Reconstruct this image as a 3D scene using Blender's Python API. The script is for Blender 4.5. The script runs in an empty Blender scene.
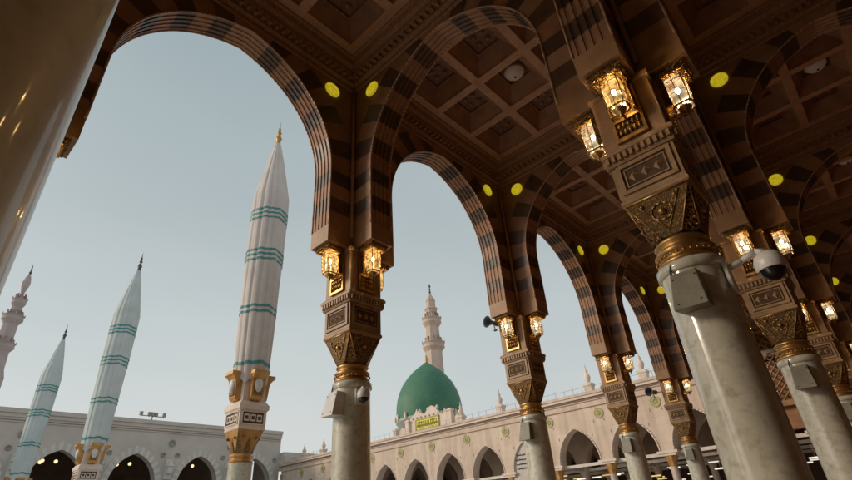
import bpy, math, random
from mathutils import Vector, Matrix
random.seed(7)
PI = math.pi
sc = bpy.context.scene
COL = sc.collection
EYE = 1.6            # eye height above the marble floor; heights below are measured from the eye
S = 6.0              # column spacing
X0, YA = -0.253, 7.161   # first column line, courtyard-edge row
T = 0.276            # half thickness of the arch walls

# ------------------------------------------------------------------ materials
def newmat(name):
    m = bpy.data.materials.new(name); m.use_nodes = True
    nt = m.node_tree; nt.nodes.clear()
    out = nt.nodes.new('ShaderNodeOutputMaterial')
    b = nt.nodes.new('ShaderNodeBsdfPrincipled')
    nt.links.new(b.outputs[0], out.inputs[0])
    return m, nt, b, out

def ramp(nt, fac, stops):
    r = nt.nodes.new('ShaderNodeValToRGB')
    el = r.color_ramp.elements
    while len(el) < len(stops): el.new(0.5)
    for e, (p, c) in zip(el, stops):
        e.position = p; e.color = (c[0], c[1], c[2], 1)
    nt.links.new(fac, r.inputs[0])
    return r.outputs[0]

def stone(name, c1, c2, scale=3.0, rough=0.6, bump=0.15, coat=0.0, detail=6, distort=0.4, blocks=None, metallic=0.0, fine=40):
    m, nt, b, out = newmat(name)
    tc = nt.nodes.new('ShaderNodeTexCoord')
    geo = nt.nodes.new('ShaderNodeNewGeometry')
    n = nt.nodes.new('ShaderNodeTexNoise')
    n.inputs['Scale'].default_value = scale; n.inputs['Detail'].default_value = detail
    n.inputs['Distortion'].default_value = distort
    nt.links.new(geo.outputs['Position'], n.inputs['Vector'])
    col = ramp(nt, n.outputs['Fac'], [(0.32, c1), (0.68, c2)])
    n2 = nt.nodes.new('ShaderNodeTexNoise'); n2.inputs['Scale'].default_value = fine; n2.inputs['Detail'].default_value = 3
    nt.links.new(geo.outputs['Position'], n2.inputs['Vector'])
    mx = nt.nodes.new('ShaderNodeMix'); mx.data_type = 'RGBA'; mx.blend_type = 'MULTIPLY'
    mx.inputs[0].default_value = 0.35
    nt.links.new(col, mx.inputs[6]); nt.links.new(n2.outputs['Color'], mx.inputs[7])
    rr = ramp(nt, n2.outputs['Fac'], [(0.3, (.6,)*3), (0.7, (1.15,)*3)])
    nt.links.new(rr, mx.inputs[7])
    colo = mx.outputs[2]
    if blocks:
        sp = nt.nodes.new('ShaderNodeSeparateXYZ'); cb = nt.nodes.new('ShaderNodeCombineXYZ')
        nt.links.new(geo.outputs['Position'], sp.inputs[0])
        nt.links.new(sp.outputs[blocks], cb.inputs[0]); nt.links.new(sp.outputs[2], cb.inputs[1])
        bk = nt.nodes.new('ShaderNodeTexBrick'); nt.links.new(cb.outputs[0], bk.inputs['Vector'])
        bk.inputs['Scale'].default_value = 1.0; bk.inputs['Brick Width'].default_value = 1.3; bk.inputs['Row Height'].default_value = .55
        bk.inputs['Mortar Size'].default_value = .018; bk.inputs['Mortar Smooth'].default_value = .3
        bk.inputs['Color1'].default_value = (1, 1, 1, 1); bk.inputs['Color2'].default_value = (.90, .89, .87, 1); bk.inputs['Mortar'].default_value = (.66, .62, .58, 1)
        m3 = nt.nodes.new('ShaderNodeMix'); m3.data_type = 'RGBA'; m3.blend_type = 'MULTIPLY'; m3.inputs[0].default_value = .3
        nt.links.new(colo, m3.inputs[6]); nt.links.new(bk.outputs['Color'], m3.inputs[7])
        # rain streaks: noise stretched vertically
        mp = nt.nodes.new('ShaderNodeMapping'); mp.inputs['Scale'].default_value = (1.2, 1.2, .12)
        nt.links.new(geo.outputs['Position'], mp.inputs[0])
        n4 = nt.nodes.new('ShaderNodeTexNoise'); n4.inputs['Scale'].default_value = 1.6; n4.inputs['Detail'].default_value = 6
        nt.links.new(mp.outputs[0], n4.inputs['Vector'])
        r4 = ramp(nt, n4.outputs['Fac'], [(.35, (.80, .77, .74)), (.6, (1.04,)*3)])
        m4 = nt.nodes.new('ShaderNodeMix'); m4.data_type = 'RGBA'; m4.blend_type = 'MULTIPLY'; m4.inputs[0].default_value = .8
        nt.links.new(m3.outputs[2], m4.inputs[6]); nt.links.new(r4, m4.inputs[7]); colo = m4.outputs[2]
    nt.links.new(colo, b.inputs['Base Color'])
    b.inputs['Roughness'].default_value = rough
    b.inputs['Metallic'].default_value = metallic
    b.inputs['Coat Weight'].default_value = coat
    b.inputs['Coat Roughness'].default_value = 0.12
    bp = nt.nodes.new('ShaderNodeBump'); bp.inputs['Strength'].default_value = bump; bp.inputs['Distance'].default_value = 0.02
    nt.links.new(n2.outputs['Fac'], bp.inputs['Height']); nt.links.new(bp.outputs[0], b.inputs['Normal'])
    return m

def marble(name, c1, c2, vein, rough=0.22, coat=0.4):
    m, nt, b, out = newmat(name)
    geo = nt.nodes.new('ShaderNodeNewGeometry')
    n = nt.nodes.new('ShaderNodeTexNoise'); n.inputs['Scale'].default_value = 3.4; n.inputs['Detail'].default_value = 10
    n.inputs['Distortion'].default_value = .5; n.inputs['Roughness'].default_value = .62
    nt.links.new(geo.outputs['Position'], n.inputs['Vector'])
    col = ramp(nt, n.outputs['Fac'], [(0.25, c1), (0.75, c2)])
    w = nt.nodes.new('ShaderNodeTexNoise'); w.inputs['Scale'].default_value = 9; w.inputs['Detail'].default_value = 9
    w.inputs['Distortion'].default_value = .4
    nt.links.new(geo.outputs['Position'], w.inputs['Vector'])
    v = ramp(nt, w.outputs['Fac'], [(0.50, (0, 0, 0)), (0.78, (1, 1, 1))])
    sep = nt.nodes.new('ShaderNodeMath'); sep.operation = 'MULTIPLY'; sep.inputs[1].default_value = 0.8
    nt.links.new(v, sep.inputs[0])
    mx = nt.nodes.new('ShaderNodeMix'); mx.data_type = 'RGBA'
    mx.inputs[7].default_value = (*vein, 1)
    nt.links.new(sep.outputs[0], mx.inputs[0]); nt.links.new(col, mx.inputs[6])
    nt.links.new(mx.outputs[2], b.inputs['Base Color'])
    b.inputs['Roughness'].default_value = rough
    b.inputs['Coat Weight'].default_value = coat; b.inputs['Coat Roughness'].default_value = 0.06
    return m

def ornate(name, dark, gold, scale=9, rough=0.33, metallic=0.85, bump=0.8, stretch=(1, 1, 1), width=0.12, emit=0.0):
    m, nt, b, out = newmat(name)
    tc = nt.nodes.new('ShaderNodeTexCoord')
    mp = nt.nodes.new('ShaderNodeMapping'); mp.inputs['Scale'].default_value = stretch
    nt.links.new(tc.outputs['Object'], mp.inputs[0])
    nz = nt.nodes.new('ShaderNodeTexNoise'); nz.inputs['Scale'].default_value = scale * .8; nz.inputs['Detail'].default_value = 2
    nt.links.new(mp.outputs[0], nz.inputs['Vector'])
    add = nt.nodes.new('ShaderNodeVectorMath'); add.operation = 'MULTIPLY_ADD'
    nt.links.new(nz.outputs['Color'], add.inputs[0]); add.inputs[1].default_value = (.12, .12, .12)
    nt.links.new(mp.outputs[0], add.inputs[2])
    vo = nt.nodes.new('ShaderNodeTexVoronoi'); vo.feature = 'DISTANCE_TO_EDGE'; vo.inputs['Scale'].default_value = scale
    nt.links.new(add.outputs[0], vo.inputs['Vector'])
    f = ramp(nt, vo.outputs['Distance'], [(0.0, (1, 1, 1)), (width, (0, 0, 0))])
    col = ramp(nt, f, [(0.15, dark), (0.7, gold)])
    nt.links.new(col, b.inputs['Base Color'])
    b.inputs['Metallic'].default_value = metallic; b.inputs['Roughness'].default_value = rough
    if emit:
        nt.links.new(col, b.inputs['Emission Color']); b.inputs['Emission Strength'].default_value = emit
    bp = nt.nodes.new('ShaderNodeBump'); bp.inputs['Strength'].default_value = bump; bp.inputs['Distance'].default_value = 0.02
    nt.links.new(f, bp.inputs['Height']); nt.links.new(bp.outputs[0], b.inputs['Normal'])
    return m

def emission(name, c, s):
    m, nt, b, out = newmat(name)
    b.inputs['Base Color'].default_value = (*c, 1)
    b.inputs['Emission Color'].default_value = (*c, 1); b.inputs['Emission Strength'].default_value = s
    return m

M = {}
M['wall'] = stone('spandrel_stone', (.23, .108, .046), (.34, .168, .076), 2.0, .7)
M['light'] = stone('pale_voussoir', (.28, .135, .060), (.40, .20, .095), 2.5, .6)
M['dark'] = stone('dark_voussoir', (.060, .031, .017), (.115, .060, .034), 3, .45)
M['light2'] = stone('pale_voussoir_warm', (.27, .122, .055), (.39, .185, .088), 3.5, .5)
M['light3'] = stone('pale_voussoir_light', (.34, .175, .085), (.46, .25, .13), 3.0, .6)
M['dark2'] = stone('dark_voussoir_soft', (.085, .042, .021), (.15, .078, .042), 3, .45)
M['groove_l'] = stone('pale_groove', (.24, .125, .075), (.33, .18, .11), 3, .6)
M['groove_d'] = stone('dark_groove', (.045, .024, .014), (.075, .042, .025), 3, .6)
M['edge'] = stone('edge_bead_stone', (.42, .235, .15), (.54, .33, .215), 4, .4)
M['pier'] = stone('pier_stone', (.26, .135, .058), (.38, .210, .098), 2.5, .5)
M['panelstone'] = stone('panel_stone', (.27, .155, .072), (.40, .245, .12), 5, .5)
M['panelrecess'] = stone('panel_recess', (.055, .028, .012), (.11, .058, .026), 6, .8)
M['warmlitshaft'] = marble('warm_lit_marble', (.74, .64, .46), (.90, .80, .61), (.48, .36, .22), .35, .45)  # shaft marble with warm bounce light mixed into its colour, near column only
M['shaft'] = marble('white_marble', (.49, .47, .375), (.69, .67, .575), (.29, .265, .18), .18, .5)
M['goldorn'] = ornate('gilded_filigree', (.11, .062, .024), (.56, .35, .14), 21, width=.12, metallic=.55, rough=.42)
M['goldlat'] = ornate('gilded_lattice', (.06, .03, .014), (.66, .36, .14), 24, width=.16)
M['gold'] = stone('polished_gilt', (.40, .22, .07), (.58, .35, .13), 6, .40, .1, metallic=.85)
M['goldpanel'] = ornate('gilt_panel', (.09, .045, .016), (.60, .37, .13), 26, width=.18)
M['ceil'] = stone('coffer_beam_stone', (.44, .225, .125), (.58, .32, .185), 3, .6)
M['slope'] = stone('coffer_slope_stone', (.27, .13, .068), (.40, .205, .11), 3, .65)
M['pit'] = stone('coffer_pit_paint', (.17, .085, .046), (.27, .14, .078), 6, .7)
M['cornice'] = ornate('painted_cornice', (.25, .125, .062), (.36, .185, .092), 16, .6, 0.0, .4, width=.25)
M['rosette'] = stone('ceiling_rosette', (.24, .135, .08), (.34, .20, .125), 8, .6)
M['lampglass'] = emission('ceiling_lamp_glass', (.50, .38, .28), .05)
M['facade'] = stone('pink_facade_stone', (.64, .51, .41), (.74, .60, .49), .8, .75, blocks=1)
M['facadetrim'] = stone('facade_trim', (.68, .55, .46), (.80, .68, .58), 1.2, .7)
M['facadedark'] = stone('facade_dark_joint', (.30, .19, .14), (.36, .24, .18), 1.2, .7)  # darker stone for joints, cornice lines and minaret windows
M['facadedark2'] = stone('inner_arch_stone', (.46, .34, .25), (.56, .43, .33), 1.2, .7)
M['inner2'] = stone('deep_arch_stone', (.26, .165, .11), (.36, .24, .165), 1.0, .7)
M['railmetal'] = stone('pale_rail_metal', (.30, .33, .34), (.38, .41, .42), 6, .5, .02)
M['leftwall'] = stone('grey_wall_stone', (.54, .475, .43), (.64, .57, .52), .5, .8, blocks=0)
M['leftring'] = stone('pale_arch_ring', (.62, .58, .54), (.72, .68, .64), .8, .7)
M['leftdark'] = stone('grey_ornament', (.28, .255, .24), (.40, .37, .35), 1.5, .8)
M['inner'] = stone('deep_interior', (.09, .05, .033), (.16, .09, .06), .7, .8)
M['dome'] = stone('green_dome_paint', (.040, .165, .105), (.085, .215, .125), .35, .62, .05, fine=3)
M['lead'] = stone('pale_drum', (.30, .36, .31), (.40, .44, .38), 1, .6)
M['minaret'] = stone('pink_minaret_stone', (.50, .38, .31), (.62, .48, .40), .6, .7)
M['minaret_far'] = stone('hazy_minaret_stone', (.40, .335, .33), (.48, .40, .39), .4, .8)  # distance haze is put into this stone colour
M['bronze'] = stone('dark_bronze', (.05, .06, .055), (.10, .10, .09), 5, .4, metallic=.6)
M['fabric1'] = stone('warm_folded_fabric', (.58, .525, .50), (.67, .61, .585), 1.2, .85, .1)
M['fabric_hazed'] = stone('haze_tinted_fabric', (.53, .59, .59), (.62, .67, .67), 1.2, .85, .1)  # same canopy fabric with haze and shade tinted into its colour
M['strap'] = stone('grey_strap', (.42, .44, .43), (.50, .52, .51), 4, .8)
M['teal'] = stone('teal_trim', (.06, .26, .26), (.09, .32, .31), 4, .7)
M['ochre'] = stone('gilt_umbrella_bracket', (.48, .24, .07), (.66, .38, .14), 3, .4, .2, metallic=.35)
M['whitepaint'] = stone('white_plastic', (.62, .62, .60), (.72, .72, .70), 6, .4, .02)
M['greybox'] = stone('grey_box_paint', (.20, .185, .14), (.26, .24, .185), 6, .45, .05)
M['black'] = stone('black_plastic', (.008, .008, .009), (.014, .014, .015), 6, .25, .02)
M['greyhorn'] = stone('dark_horn_paint', (.04, .045, .05), (.06, .065, .07), 6, .5, .02)
M['floor'] = marble('floor_marble', (.55, .53, .50), (.66, .64, .60), (.42, .40, .37), .3, .2)
M['bulb'] = emission('lantern_bulb', (1.0, .74, .40), 800)
M['bulb2'] = emission('dim_lantern_bulb', (1.0, .70, .36), 650)
M['farlamp'] = emission('recessed_lamp', (1.0, .72, .40), 1.3)
M['tie'] = stone('pale_tie_beam', (.55, .48, .42), (.72, .65, .58), 2, .4)
M['tielit'] = emission('lit_tube', (1.0, .92, .80), .75)
M['tieyel'] = emission('yellow_tube', (1.0, .68, .22), .6)
M['pinkshaft'] = marble('pink_marble', (.52, .40, .34), (.62, .50, .44), (.45, .30, .25), .3, .2)
M['ink'] = stone('black_lettering', (.02, .02, .02), (.03, .03, .03), 5, .7)
M['signboard'] = stone('white_signboard', (.52, .46, .42), (.60, .54, .50), 2, .6)
M['medring'] = stone('medallion_gilt', (.36, .32, .07), (.46, .40, .10), 4, .5)
M['medbg'] = stone('medallion_ground', (.38, .36, .20), (.46, .44, .26), 3, .6)
M['inscr'] = stone('gilt_lettering', (.30, .30, .04), (.38, .36, .05), 4, .5)
M['inscrbg'] = stone('inscription_ground', (.74, .60, .06), (.84, .70, .09), 3, .5)
M['bouncefloor'] = marble('bounce_floor_marble', (.72, .57, .38), (.85, .70, .50), (.5, .36, .22), .3, .3)
M['carpet'] = stone('red_carpet', (.26, .085, .04), (.34, .12, .06), 5, .95)

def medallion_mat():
    m, nt, b, out = newmat('glowing_yellow_medallion')
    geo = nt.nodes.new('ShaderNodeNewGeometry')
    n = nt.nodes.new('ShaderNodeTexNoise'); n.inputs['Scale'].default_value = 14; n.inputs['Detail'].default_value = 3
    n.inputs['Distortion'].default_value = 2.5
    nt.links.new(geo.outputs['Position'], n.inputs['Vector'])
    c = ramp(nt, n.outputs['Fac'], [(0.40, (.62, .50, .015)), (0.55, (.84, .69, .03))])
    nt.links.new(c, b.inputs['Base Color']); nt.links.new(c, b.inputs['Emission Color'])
    b.inputs['Emission Strength'].default_value = .42; b.inputs['Roughness'].default_value = .4  # emission stands in for light reflecting off the gold paint
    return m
M['medglow'] = medallion_mat()
M['medlet'] = stone('medallion_lettering', (.42, .33, .02), (.50, .40, .03), 5, .5)

def glass_mat(name='amber_lantern_glass', tint=(1, .62, .22, 1), hi=1.5):
    m, nt, b, out = newmat(name)
    nt.nodes.remove(b)
    tr = nt.nodes.new('ShaderNodeBsdfTransparent'); tr.inputs[0].default_value = (.95, .82, .58, 1)
    gl = nt.nodes.new('ShaderNodeBsdfGlossy'); gl.inputs['Roughness'].default_value = .08
    em = nt.nodes.new('ShaderNodeEmission'); em.inputs[0].default_value = tint
    geo = nt.nodes.new('ShaderNodeTexCoord')
    n = nt.nodes.new('ShaderNodeTexNoise'); n.inputs['Scale'].default_value = 9; n.inputs['Detail'].default_value = 2
    nt.links.new(geo.outputs['Object'], n.inputs['Vector'])
    st = ramp(nt, n.outputs['Fac'], [(0.35, (.16,) * 3), (0.66, (hi,) * 3)])
    nt.links.new(st, em.inputs[1])
    a = nt.nodes.new('ShaderNodeMixShader'); a.inputs[0].default_value = .12
    nt.links.new(tr.outputs[0], a.inputs[1]); nt.links.new(gl.outputs[0], a.inputs[2])
    c = nt.nodes.new('ShaderNodeMixShader'); c.inputs[0].default_value = .66
    nt.links.new(a.outputs[0], c.inputs[1]); nt.links.new(em.outputs[0], c.inputs[2])
    nt.links.new(c.outputs[0], out.inputs[0])
    return m
M['glass'] = glass_mat()
M['glass2'] = glass_mat('frosted_lantern_glass', (1.0, .80, .50, 1), 1.15)

# ------------------------------------------------------------------ mesh helpers
class MB:
    def __init__(s): s.v = []; s.f = []; s.m = []; s.sm = []
    def add(s, vs, fs, mi=0, smooth=False):
        o = len(s.v); s.v += [tuple(p) for p in vs]
        for f in fs: s.f.append([i + o for i in f]); s.m.append(mi); s.sm.append(smooth)
    def quad(s, a, b, c, d, mi=0): s.add([a, b, c, d], [(0, 1, 2, 3)], mi)
    def box(s, x0, x1, y0, y1, z0, z1, mi=0):
        s.add([(x0,y0,z0),(x1,y0,z0),(x1,y1,z0),(x0,y1,z0),(x0,y0,z1),(x1,y0,z1),(x1,y1,z1),(x0,y1,z1)],
              [(0,3,2,1),(4,5,6,7),(0,1,5,4),(1,2,6,5),(2,3,7,6),(3,0,4,7)], mi)
    def sqstack(s, prof, cx=0, cy=0, mi=0, cap=True):   # prof: (half, z)
        vs = []
        for h, z in prof: vs += [(cx-h,cy-h,z),(cx+h,cy-h,z),(cx+h,cy+h,z),(cx-h,cy+h,z)]
        fs = []
        for i in range(len(prof)-1):
            for k in range(4):
                a = i*4+k; b = i*4+(k+1) % 4
                fs.append((a, b, b+4, a+4))
        if cap: fs += [(3,2,1,0), tuple(len(vs)-4+k for k in range(4))]
        s.add(vs, fs, mi)
    def lathe(s, prof, n=32, cx=0, cy=0, mi=0, smooth=True, rot=0, flute=0, nf=0):  # prof: (r,z)
        vs = []
        for r, z in prof:
            for k in range(n):
                a = 2*PI*k/n + rot
                rr = r * (1 + flute*math.cos(nf*a)) if flute else r
                vs.append((cx+rr*math.cos(a), cy+rr*math.sin(a), z))
        fs = []
        for i in range(len(prof)-1):
            for k in range(n):
                a = i*n+k; b = i*n+(k+1) % n
                fs.append((a, b, b+n, a+n))
        s.add(vs, fs, mi, smooth)
        if prof[0][0] > .001: s.add(vs[:n], [tuple(reversed(range(n)))], mi)
        if prof[-1][0] > .001: s.add(vs[-n:], [tuple(range(n))], mi)
    def bar(s, p, q, r, mi=0, n=6, smooth=True, r2=None):
        p = Vector(p); q = Vector(q); d = (q-p)
        if d.length < 1e-6: return
        d.normalize(); u = d.orthogonal().normalized(); w = d.cross(u)
        r2 = r if r2 is None else r2
        vs = [p+(u*math.cos(2*PI*k/n)+w*math.sin(2*PI*k/n))*r for k in range(n)] + [q+(u*math.cos(2*PI*k/n)+w*math.sin(2*PI*k/n))*r2 for k in range(n)]
        s.add(vs, [(k, (k+1) % n, (k+1) % n+n, k+n) for k in range(n)] + [tuple(reversed(range(n))), tuple(range(n, 2*n))], mi, smooth)
    def tube(s, pts, r, mi=0, n=6):
        for a, b in zip(pts, pts[1:]): s.bar(a, b, r, mi, n)
    def sphere(s, c, r, mi=0, n=12, sx=1, sz=1):
        prof = [(max(r*math.sin(PI*i/8), .0001)*sx, c[2]-r*sz*math.cos(PI*i/8)) for i in range(9)]
        s.lathe(prof, n, c[0], c[1], mi)
    def build(s, name, mats, parent=None, bevel=0):
        me = bpy.data.meshes.new(name)
        me.from_pydata(s.v, [], s.f)
        if not isinstance(mats, (list, tuple)): mats = [mats]
        for m in mats: me.materials.append(m)
        me.polygons.foreach_set('material_index', s.m)
        me.polygons.foreach_set('use_smooth', s.sm)
        me.update()
        o = bpy.data.objects.new(name, me); COL.objects.link(o)
        if parent: o.parent = parent
        if bevel:
            md = o.modifiers.new('bevel', 'BEVEL'); md.width = bevel; md.segments = 2; md.limit_method = 'ANGLE'
        return o

def empty(name, loc=(0, 0, 0), rz=0):
    o = bpy.data.objects.new(name, None); COL.objects.link(o); o.location = loc; o.rotation_euler = (0, 0, rz)
    o.empty_display_size = .2
    return o
def tag(o, label, cat, group=None):
    o['label'] = label; o['category'] = cat
    if group: o['group'] = group
    return o
def thing(name, label, cat, loc=(0, 0, 0), rz=0, group=None):
    return tag(empty(name, loc, rz), label, cat, group)
def dup(src, loc, rz, label):
    def cp(o, parent):
        c = o.copy(); COL.objects.link(c)
        if parent: c.parent = parent
        for ch in o.children: cp(ch, c)
        return c
    r = cp(src, None); r.location = loc; r.rotation_euler = (0, 0, rz); r['label'] = label
    return r
FL = -EYE
ordn = ['first', 'second', 'third', 'fourth', 'fifth', 'sixth', 'seventh']

# ------------------------------------------------------------------ arch curve shared by arcade
AH, ZC, EC = 2.13, 6.75, 0.40
RC = AH + EC
ZL = 4.97; GZ = .37
def arch_samples():
    """list of (x, z, nx, nz, stripe) from the left foot over the crown to the right foot; stripe index per segment start"""
    left = []
    nleg = 4
    for i in range(nleg):
        z = ZL + GZ + (ZC - ZL - GZ) * i / nleg
        left.append((-AH, z, -1, 0, i))
    th1 = math.acos(EC/RC)            # angle from horizontal to the crown, around centre (+EC, ZC)
    nst = 9; sub = 4
    for i in range(nst):
        for j in range(sub):
            th = th1*(i*sub+j)/(nst*sub)
            left.append((EC - RC*math.cos(th), ZC + RC*math.sin(th), -math.cos(th), math.sin(th), nleg+i))
    crown = (0, ZC + RC*math.sin(th1), 0, 1, nleg+nst)
    right = []
    for k in range(len(left)-1, -1, -1):
        x, z, nx, nz, st = left[k]
        right.append((-x, z, -nx, nz, None))
    pts = left + [crown] + right
    stripes = [p[4] for p in left] + [left[k][4] for k in range(len(left)-1, -1, -1)]
    return pts, stripes
PTS, STR = arch_samples()
ZTOP = 10.2
RW = .62

def build_arch_proto():
    root = thing('striped_arch', 'x', 'arch', (0, 0, 0), 0, 'striped arches of the arcade')
    vo = MB()
    # soffit cross-section across the wall: (y, recess)
    ys = [(-T, 0), (-.205, 0)]
    w = .052; g = .0640
    y = -.205
    for k in range(4):
        ys += [(y + .006, .018), (y + w, .018), (y + w + .006, 0)]
        y = y + w + .006
        if k < 3:
            ys.append((y + g - .006, 0)); y = y + g - .006
    ys[-1] = (.205, 0); ys.append((T, 0))
    ins = lambda p, yy, d: (p[0] + p[2]*d, yy, p[1] + p[3]*d)
    outp = []
    for p in PTS:
        ox, oz = p[0] + p[2]*RW, p[1] + p[3]*RW
        ox = max(-2.72, min(2.72, ox))
        outp.append((ox, oz))
    for i in range(len(PTS)-1):
        a, b = PTS[i], PTS[i+1]
        dark = STR[i] % 2 == 1
        side = 0 if i < len(PTS)//2 else 1
        hsh = (STR[i]*7 + side*5 + 3) % 5
        fm = (6 if hsh in (0, 3) else 1) if dark else (5 if hsh in (1, 4) else 7 if hsh == 2 else 0)
        for (y0, d0), (y1, d1) in zip(ys, ys[1:]):
            gr = d0 > 0 and d1 > 0
            mi = (3 if dark else 2) if gr else fm
            vo.quad(ins(a, y0, d0), ins(a, y1, d1), ins(b, y1, d1), ins(b, y0, d0), mi)
        for sgn in (-1, 1):
            yy = sgn*T
            q = [(a[0], yy, a[1]), (b[0], yy, b[1]), (outp[i+1][0], yy, outp[i+1][1]), (outp[i][0], yy, outp[i][1])]
            if sgn > 0: q.reverse()
            vo.quad(*q, fm)
    # plain foot blocks under the grooves
    for sx in (-1, 1):
        xi, xo = sx*(AH-.012), sx*2.72
        x0, x1 = min(xi, xo), max(xi, xo)
        vo.box(x0, x1, -T-.008, T+.008, ZL, ZL+GZ, 4)
    vo.build('voussoirs', [M['light'], M['dark'], M['groove_l'], M['groove_d'], M['pier'], M['light2'], M['dark2'], M['light3']], root)
    wl = MB()
    for i in range(len(PTS)-1):
        (ax, az), (bx, bz) = outp[i], outp[i+1]
        if abs(ax-bx) < 1e-5: continue
        for sgn in (-1, 1):
            yy = sgn*(T-.004)
            q = [(ax, yy, az), (bx, yy, bz), (bx, yy, ZTOP), (ax, yy, ZTOP)]
            if sgn > 0: q.reverse()
            wl.quad(*q)
    wl.build('spandrel_wall', M['wall'], root)
    # thin raised archivolt line round the voussoirs and pale bead on the arris
    for sgn in (-1, 1):
        ed = MB()
        pts = [(p[0]+p[2]*.0, sgn*(T+.004), p[1]+p[3]*.0) for p in PTS]
        ed.tube(pts, .020, 0, 5)
        ed.build('edge_moulding', M['edge'], root)
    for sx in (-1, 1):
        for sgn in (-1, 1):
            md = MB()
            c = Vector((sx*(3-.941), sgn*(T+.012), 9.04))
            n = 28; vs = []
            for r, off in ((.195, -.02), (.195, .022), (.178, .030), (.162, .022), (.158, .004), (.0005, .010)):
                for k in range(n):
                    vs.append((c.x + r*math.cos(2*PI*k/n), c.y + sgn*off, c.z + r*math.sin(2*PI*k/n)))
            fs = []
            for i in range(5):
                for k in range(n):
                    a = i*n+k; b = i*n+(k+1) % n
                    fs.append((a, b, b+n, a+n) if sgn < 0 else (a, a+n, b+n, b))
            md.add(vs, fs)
            mo = md.build('medallion', M['medglow'], root)
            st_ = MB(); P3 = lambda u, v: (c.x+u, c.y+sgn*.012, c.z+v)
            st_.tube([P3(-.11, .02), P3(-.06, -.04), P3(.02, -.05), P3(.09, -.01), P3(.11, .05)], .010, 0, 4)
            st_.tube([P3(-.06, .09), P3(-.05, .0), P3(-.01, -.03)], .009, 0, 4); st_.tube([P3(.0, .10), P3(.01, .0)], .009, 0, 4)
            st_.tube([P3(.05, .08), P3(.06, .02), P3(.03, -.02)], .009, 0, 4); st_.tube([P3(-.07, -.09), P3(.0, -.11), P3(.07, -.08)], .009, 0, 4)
            st_.build('lettering', M['medglow'], mo)
    return root
ARCH = build_arch_proto()
used = False
def place_arch(x, y, rz, label):
    global used
    if not used:
        used = True; ARCH.location = (x, y, 0); ARCH.rotation_euler = (0, 0, rz); ARCH['label'] = label; return ARCH
    return dup(ARCH, (x, y, 0), rz, label)
rown = ['courtyard-edge', 'middle', 'rear']
for r in range(3):
    for k in range(-1, 6):
        place_arch(X0 + S*k + 3, YA - S*r, 0,
                   'striped stone arch of the %s row, %s from near end' % (rown[r], ordn[k+1]))
for r in range(2):
    for k in range(0, 6):
        place_arch(X0 + S*k, YA - S*r - 3, PI/2,
                   'striped cross arch at the %s column line, %s to %s row' % (ordn[k], rown[r], rown[r+1]))

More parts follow.
